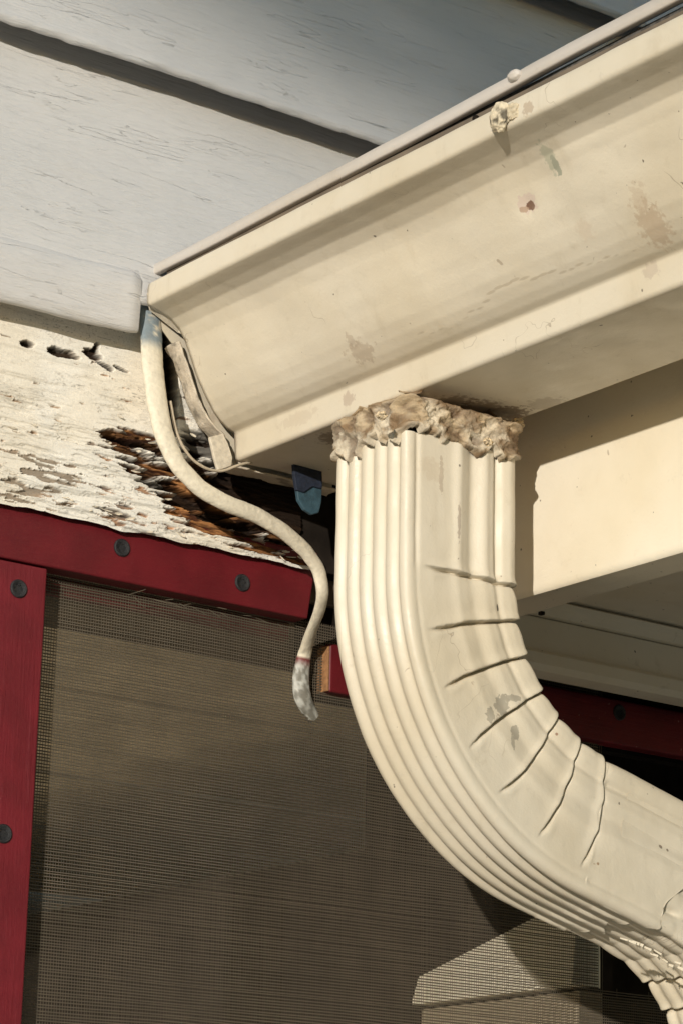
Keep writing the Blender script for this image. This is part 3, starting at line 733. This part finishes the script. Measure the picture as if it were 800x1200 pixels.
# ragged lower end: the sleeve stops early on the outer face, runs on along the side
post = np.maximum(s1 - L, 0)[:, None]
send = .047 + .85 * U[None] + (outer_w[None]) * (.006 * np.sin(Vv[None] * 160 + 1) + .003 * vn(Vv[None] * 300, 0, 0, 5)) + (.012 * near_w * sst(.02, 0, U))[None]
over_ = np.maximum(post - np.minimum(send, .088), 0)
P[..., 0] -= over_ * math.cos(R(15)); P[..., 2] += over_ * math.sin(R(15))
def dspot(px_, py_, rx, rz, colr, st, na=.5, y=YN): 
    q_ = at(px_, py_, 1, y) - dsL; return (tuple(q_), (rx, .01, rz), colr, st, na)
gy = (.33, .30, .24)
dsp = [dspot(588, 826, .0055, .0060, gy, .9, .45), dspot(573, 838, .0035, .004, gy, .9, .4), dspot(600, 818, .005, .0022, gy, .85, .4), dspot(604, 858, .0032, .0038, gy, .9, .5),
       dspot(600, 868, .0015, .005, gy, .8, .4), dspot(583, 712, .0009, .0022, (.05, .035, .03), .95, .4), dspot(517, 558, .0015, .012, (.45, .38, .30), .8, .5),
       dspot(536, 610, .0010, .011, (.36, .30, .24), .8, .6), dspot(775, 992, .0014, .0012, (.2, .16, .12), .9, .3), dspot(783, 996, .001, .001, (.2, .16, .12), .9, .3),
       dspot(652, 860, .001, .001, (.3, .18, .12), .9, .3), dspot(700, 1012, .001, .0008, (.3, .2, .12), .9, .3), dspot(505, 550, .008, .006, (.55, .47, .36), .5, .6)]
MS['pipe'] = cream('downspout_cream_enamel', (.635, .58, .475), dsp, dirt=.26, rough=.42, dents=.001, streak=(30, 30, 30))
keep = np.ones(len(s1), bool)
grid('upper_elbow', P, MS['pipe'], ds, wrap=True, flip=False, solid=0)
# lower elbow: same fold pattern, mirrored so that it bends back down (its inner face is the underside)
tdir = np.array([math.cos(R(15)), -math.sin(R(15))]); ndir = np.array([math.sin(R(15)), math.cos(R(15))])   # along the arm / towards the upper elbow's inner face
O1 = np.array([CX - math.cos(TH) * RO, CZ - math.sin(TH) * RO])       # outer face, end of the first bend
S2 = .074
start = O1 + tdir * S2; C2 = start - ndir * RI
s2 = np.concatenate([np.arange(-.055, -.006, .0010), np.arange(-.006, L + .008, .0006), np.arange(L + .008, L + .5, .01)])
def elbow2():
    s = s2[:, None]; P2, uu2, vv2, _, _ = elbow(s2, 1, 307, inset=.0016, skip=2)
    th = np.clip(s / RI, 0, TH); pre = np.minimum(s, 0); post_ = np.maximum(s - L, 0)
    d_in = A_ - uu2                                   # distance outside the inner face
    # crimped start: pleats so it slides into the sleeve
    cr_ = sst(-.018, -.045, s) * .0022
    pleat = cr_ * np.sin(Vv[None] * 520) * (inner_w)[None] + cr_ * np.sin(U[None] * 520) * near_w[None]
    d_in = d_in - pleat
    an0 = R(75)                                       # direction of ndir above +x
    ang = an0 - th
    rx, rz = np.cos(ang), np.sin(ang); tx2, tz2 = np.sin(ang), -np.cos(ang)
    r_ = RI + d_in
    X = C2[0] + rx * r_ + tx2 * (pre + post_); Zz = C2[1] + rz * r_ + tz2 * (pre + post_)
    return np.stack([X, vv2 * 1.0 + YN + 0 * s, Zz], -1)
P2 = elbow2()
grid('lower_elbow', P2, MS['pipe'], ds, wrap=True, flip=True)
# bent metal shreds where the flutes were cut at the joint
V, FF = [], []
for k in range(11):
    p = at(733 + 6.5 * k + random.uniform(-3, 3), 1100 + 3.6 * k + random.uniform(-4, 5), 1, YN + .004)
    L_ = random.uniform(.005, .010); th_ = R(-28 + random.gauss(0, 9)); w_ = random.uniform(.0004, .0008)
    d_ = np.array([math.cos(th_), 0, math.sin(th_)]); n_2 = np.array([-d_[2], 0, d_[0]])
    o = len(V)
    for t in (-.5, 0, .5):
        for sgn in (-1, 1): V.append(tuple(p + d_ * L_ * t + n_2 * sgn * w_ * (1.3 - abs(t)) + np.array([0, -.0025 * (1 - 4 * t * t), 0])))
    FF += [(o, o + 2, o + 3, o + 1), (o + 2, o + 4, o + 5, o + 3)]
mk('metal_shreds', V, FF, MS['gutter'], ds, solid=.0005)
# strap clip line near the elbow joint (a thin dark seam is left by the overlap itself)

# sealant collar
n = 420; m = 70
rc_pts = rect_outline(n, .006); Ur, Vr, nu, nv = rc_pts.T
t = np.linspace(0, 1, m)[:, None]
ang_s = np.arange(len(Ur))[None] / len(Ur)
arc = (nv < -.5) * Ur + (nu < -.5) * (-Vr) ; rise = .005 * np.exp(-((arc - .010) / .012) ** 2)
zb1 = 2.2205 + rise[None] - .011 * (fbm(ang_s * 30, ang_s * 0, 0, 401) - .3) - .003 * sst(.5, .7, fbm(ang_s * 70, 0, 0, 402))
zt1 = 2.2498
tz_ = np.interp(t[:, 0], [0, .30, 1], [0, .30, 1])[:, None]; Zc = zt1 + (zb1 - zt1) * tz_
flare = .0026 * (1 - t) ** 1.5 + .0006 * np.sin(math.pi * np.clip(t, 0, 1)) + .0012
f1 = fbm(Ur[None] * 62 + Vr[None] * 20, Vr[None] * 62, Zc * 85, 403, 5); f2_ = fbm(Ur[None] * 420, Vr[None] * 420, Zc * 420, 404, 3)
ridge = 1 - np.abs(f1 - .5) * 4
r2 = 1 - np.abs(fbm(Ur[None] * 150 + 7, Vr[None] * 150, Zc * 190, 409, 4) - .5) * 4
lump_ = (ridge - .5) * .0046 + (r2 - .5) * .0012 * (1 - .5 * nu[None].clip(0, 1)) + (f2_ - .5) * .0016
rim = np.exp(-((t - .93) / .06) ** 2) * .0028 * (.3 + fbm(ang_s * 60, 0, 0, 406))
off = flare + lump_ * (.25 + .9 * np.sin(math.pi * np.clip(t * .9 + .08, 0, 1))) + rim
off = np.where(t > .985, -.001, off) - .020 * sst(.34, .0, t)
Xc = CX - RO + Ur[None] + nu[None] * off; Yc = YN + Vr[None] + nv[None] * off
Xc = np.minimum(Xc, .0835 + 0 * Xc)
Zc = Zc + (f2_ - .5) * .002 * np.sin(math.pi * t)
k1 = sst(.42, .62, fbm(Ur[None] * 90, Vr[None] * 90, Zc * 120, 410, 4))[..., None]
k2 = sst(.50, .60, fbm(Ur[None] * 200 + 9, Vr[None] * 200, Zc * 160, 411, 4))[..., None]
gc = np.array([.22, .145, .08])[None, None] * (1 - k1) + np.array([.43, .33, .21])[None, None] * k1
kk = np.clip(.12 * k2 + .6 * sst(.47, .60, f1 * .85 + .15 * t)[..., None] * sst(.1, .6, t)[..., None], 0, 1)
gc = gc * (1 - kk) + np.array([.70, .635, .51]) * kk
cav = sst(.55, .15, ridge)[..., None]; gc = gc * (1 - .65 * cav) + np.array([.12, .075, .045]) * .65 * cav
grid('sealant_collar', np.stack([Xc, Yc, Zc + 0 * Xc], -1), MS['goop'], ds, wrap=True, flip=True, cols=gc)
def gcol(k_, d): return np.array([.55, .44, .29]) * (.35 + 1.0 * sst(.35, .62, k_))[..., None]
for i, (a, b_, y, rr) in enumerate(((447, 487, -.20, .003), (606, 497, -.188, .004), (571, 518, -.1945, .003))):
    lump('sealant_blob', at(a, b_, 1, y), (rr, rr * .9, rr * .8), MS['goop'], ds, 30 + i, .5, gcol, n=22, sc=1.8)

# ------------------------------------------------------------------ cable, strap, odd strip
def tube(name, path, rads, mat, parent=None, n=28, step=.0012, cols=None, flat=None, seed=1, amp=.0006):
    path = np.array(path); d = np.r_[0, np.cumsum(np.linalg.norm(np.diff(path, axis=0), axis=1))]
    # Catmull-like smoothing
    t = np.arange(0, d[-1], step); P = np.stack([np.interp(t, d, path[:, i]) for i in range(3)], -1)
    for _ in range(int(.006 / step) * 4):
        P[1:-1] = (P[:-2] + 2 * P[1:-1] + P[2:]) / 4
    rr = np.interp(t, d, rads); T = np.gradient(P, axis=0); T /= np.linalg.norm(T, axis=1)[:, None]
    up = np.array([0, -1., 0]); B1 = np.cross(T, up); B1 /= np.linalg.norm(B1, axis=1)[:, None]; N1 = np.cross(B1, T)
    a = np.linspace(0, 2 * math.pi, n, endpoint=False)
    fl = np.interp(t, d, flat) if flat is not None else np.ones(len(t))
    nn = fbm(t[:, None] * 180, np.cos(a)[None] * 1.5 + 4, np.sin(a)[None] * 1.5 + 4, seed)
    q = rr[:, None] + (nn - .5) * 2 * amp
    G = P[:, None] + B1[:, None] * (np.cos(a)[None] * q)[..., None] + N1[:, None] * (np.sin(a)[None] * q * fl[:, None])[..., None]
    c = cols(t / d[-1], a, nn, P) if cols else None
    o = grid(name, G, mat, parent, wrap=True, cols=c)
    return o
cp = [(176, 340, .012), (177, 385, .010), (179, 430, .000), (184, 470, -.004), (192, 510, -.006), (208, 545, -.008), (235, 573, -.010), (265, 590, -.011), (300, 603, -.010), (332, 622, -.008), (358, 645, -.005), (374, 668, -.003), (379, 695, -.002), (373, 720, .010), (364, 742, .026), (357, 765, .0395), (352, 795, .0415), (354, 818, .0425), (368, 842, .048)]
crad = [.0080, .0080, .0078, .0074, .0068, .0061, .0057, .0055, .0054, .0053, .0052, .0050, .0046, .0046, .0048, .0050, .0062, .0066, .0050]
def ccol(tt, a, nn, P):
    c = np.array([.74, .675, .54])[None, None] * (.93 + .12 * nn)[..., None]
    k = (sst(.13, .10, tt)[:, None] * sst(.35, .5, nn + .1))[..., None]
    c = c * (1 - k) + np.array([.22, .27, .30]) * k
    d = .3 * sst(.57, .66, fbm(tt[:, None] * 90, np.cos(a)[None] * 2 + 4, np.sin(a)[None] * 2 + 7, 77))[..., None]
    c = c * (1 - .5 * d) + np.array([.25, .2, .15]) * .5 * d
    px_, py_ = pr(P)
    rd = (sst(768, 773, py_) * sst(788, 784, py_))[:, None, None]
    c = c * (1 - rd) + np.array([.16, .01, .015]) * rd
    en = sst(770, 785, py_)[:, None, None]; fr_ = sst(.42, .58, fbm(P[:, None, 2] * 300 + 0 * a[None], np.cos(a)[None] * 3 + 5, np.sin(a)[None] * 3 + 5, 79))[..., None]
    c = c * (1 - en) + en * (np.array([.50, .50, .46]) * (1 - fr_) + np.array([.22, .21, .18]) * fr_)
    return c
tag(tube('cable', [at(a, b_, 1, y) for a, b_, y in cp], crad, MS['cable'], cols=ccol, seed=9, amp=.0004, flat=[.5] * 4 + [.62] * 15),
    'thick cream painted cable dropping past the gutter end and behind the red frame', 'cable')
tag(tube('thin_wire', [at(a, b_, 1, y) for a, b_, y in ((200, 470, .0), (205, 500, -.001), (212, 520, -.002), (226, 540, -.003), (245, 551, -.004), (262, 553, -.004), (276, 546, -.006), (300, 540, -.006))],
         [.0009] * 8, MS['cable'], cols=lambda tt, a, nn, P: np.array([.45, .38, .28]) * np.ones((len(tt), len(a), 1)), n=10, amp=.0002),
    'thin stiff wire looping under the gutter end beside the thick cable', 'wire')
# blue strap hanging under the gutter
st = empty('blue_strap', tuple(at(358, 545, 1, -.02))); tag(st, 'short faded blue strap hanging below the gutter beside the downspout', 'strap')
slab('strap_top', [(344, 538), (377, 536), (378, 560), (378, 573), (367, 570), (357, 577), (348, 574), (345, 556)], -.0195, m_flat('strap_dark_blue', (.012, .018, .035), .8, .3, 300), st)  # upper half much darker than the tip
slab('strap_tip', [(348, 572), (378, 567), (377, 588), (374, 601), (366, 603), (357, 597), (350, 586)], -.018, MS['blue'], st)

# tree added out of view, crown clipped to shade the wall top
def shade_tree():
    D = 13.0; c = np.array([.28, 0, 2.605]) - SUN * D / math.hypot(SUN[0], SUN[1])
    side = nrm([-SUN[1], SUN[0], 0]); rng = np.random.default_rng(4)
    t = empty('shade_tree', (c[0] + side[0] * 2.4, c[1] + side[1] * 2.4, 0)); tag(t, 'broad leafy tree added out of view, its crown clipped to shade the top of the wall', 'shade_tree')
    base = np.array(t.location)
    def limb(p0, p1, r0, r1):
        p0 = np.array(p0); p1 = np.array(p1); T = nrm(p1 - p0); B = nrm(np.cross(T, [.3, .9, .1])); N = np.cross(T, B); out = []
        for k in range(7):
            q = k / 6; cen = p0 + (p1 - p0) * q + B * .08 * math.sin(q * 5); rr = r0 + (r1 - r0) * q
            out.append([cen + (B * math.cos(a) + N * math.sin(a)) * rr for a in np.linspace(0, 2 * math.pi, 10, endpoint=False)])
        return np.array(out)
    top = base + [0, 0, 3.4]
    grid('trunk', limb(base, top, .22, .14), MS['dark'], t, wrap=True)
    cc = base + [0, 0, 5.6]
    for k in range(7):
        d = nrm(rng.normal(size=3) * [1, 1, .4] + [0, 0, .7]); grid('limb', limb(top, top + d * 3.0, .09, .02), MS['dark'], t, wrap=True)
    V = []; n = 60000
    d = rng.normal(size=(n, 3)); d /= np.linalg.norm(d, axis=1)[:, None]
    rad = rng.random(n) ** .4; P = cc + d * rad[:, None] * [4.2, 4.2, 2.5]
    keep = fbm(P[:, 0] * .9, P[:, 1] * .9, P[:, 2] * .9, 77, 3) > .30
    lo = c[2] - .02 + .75 * ((P - c) @ side) + .04 * np.sin(P[:, 0] * 2.1)
    P = P[keep & (P[:, 2] > lo)]; n = len(P)
    a = rng.normal(size=(n, 3)); a /= np.linalg.norm(a, axis=1)[:, None]; b2 = np.cross(a, rng.normal(size=(n, 3))); b2 /= np.linalg.norm(b2, axis=1)[:, None]
    sz = .11
    Q = np.stack([P - a * sz, P - b2 * sz * .5, P + a * sz, P + b2 * sz * .5], 1).reshape(-1, 3)
    mk('crown', Q, np.arange(len(Q)).reshape(-1, 4), m_flat('leaf_green', (.06, .10, .03), .7, .3, 2), t)
shade_tree()
scene.cycles.use_denoising = True
print('verts', sum(len(o.data.vertices) for o in bpy.data.objects if o.type == 'MESH'))
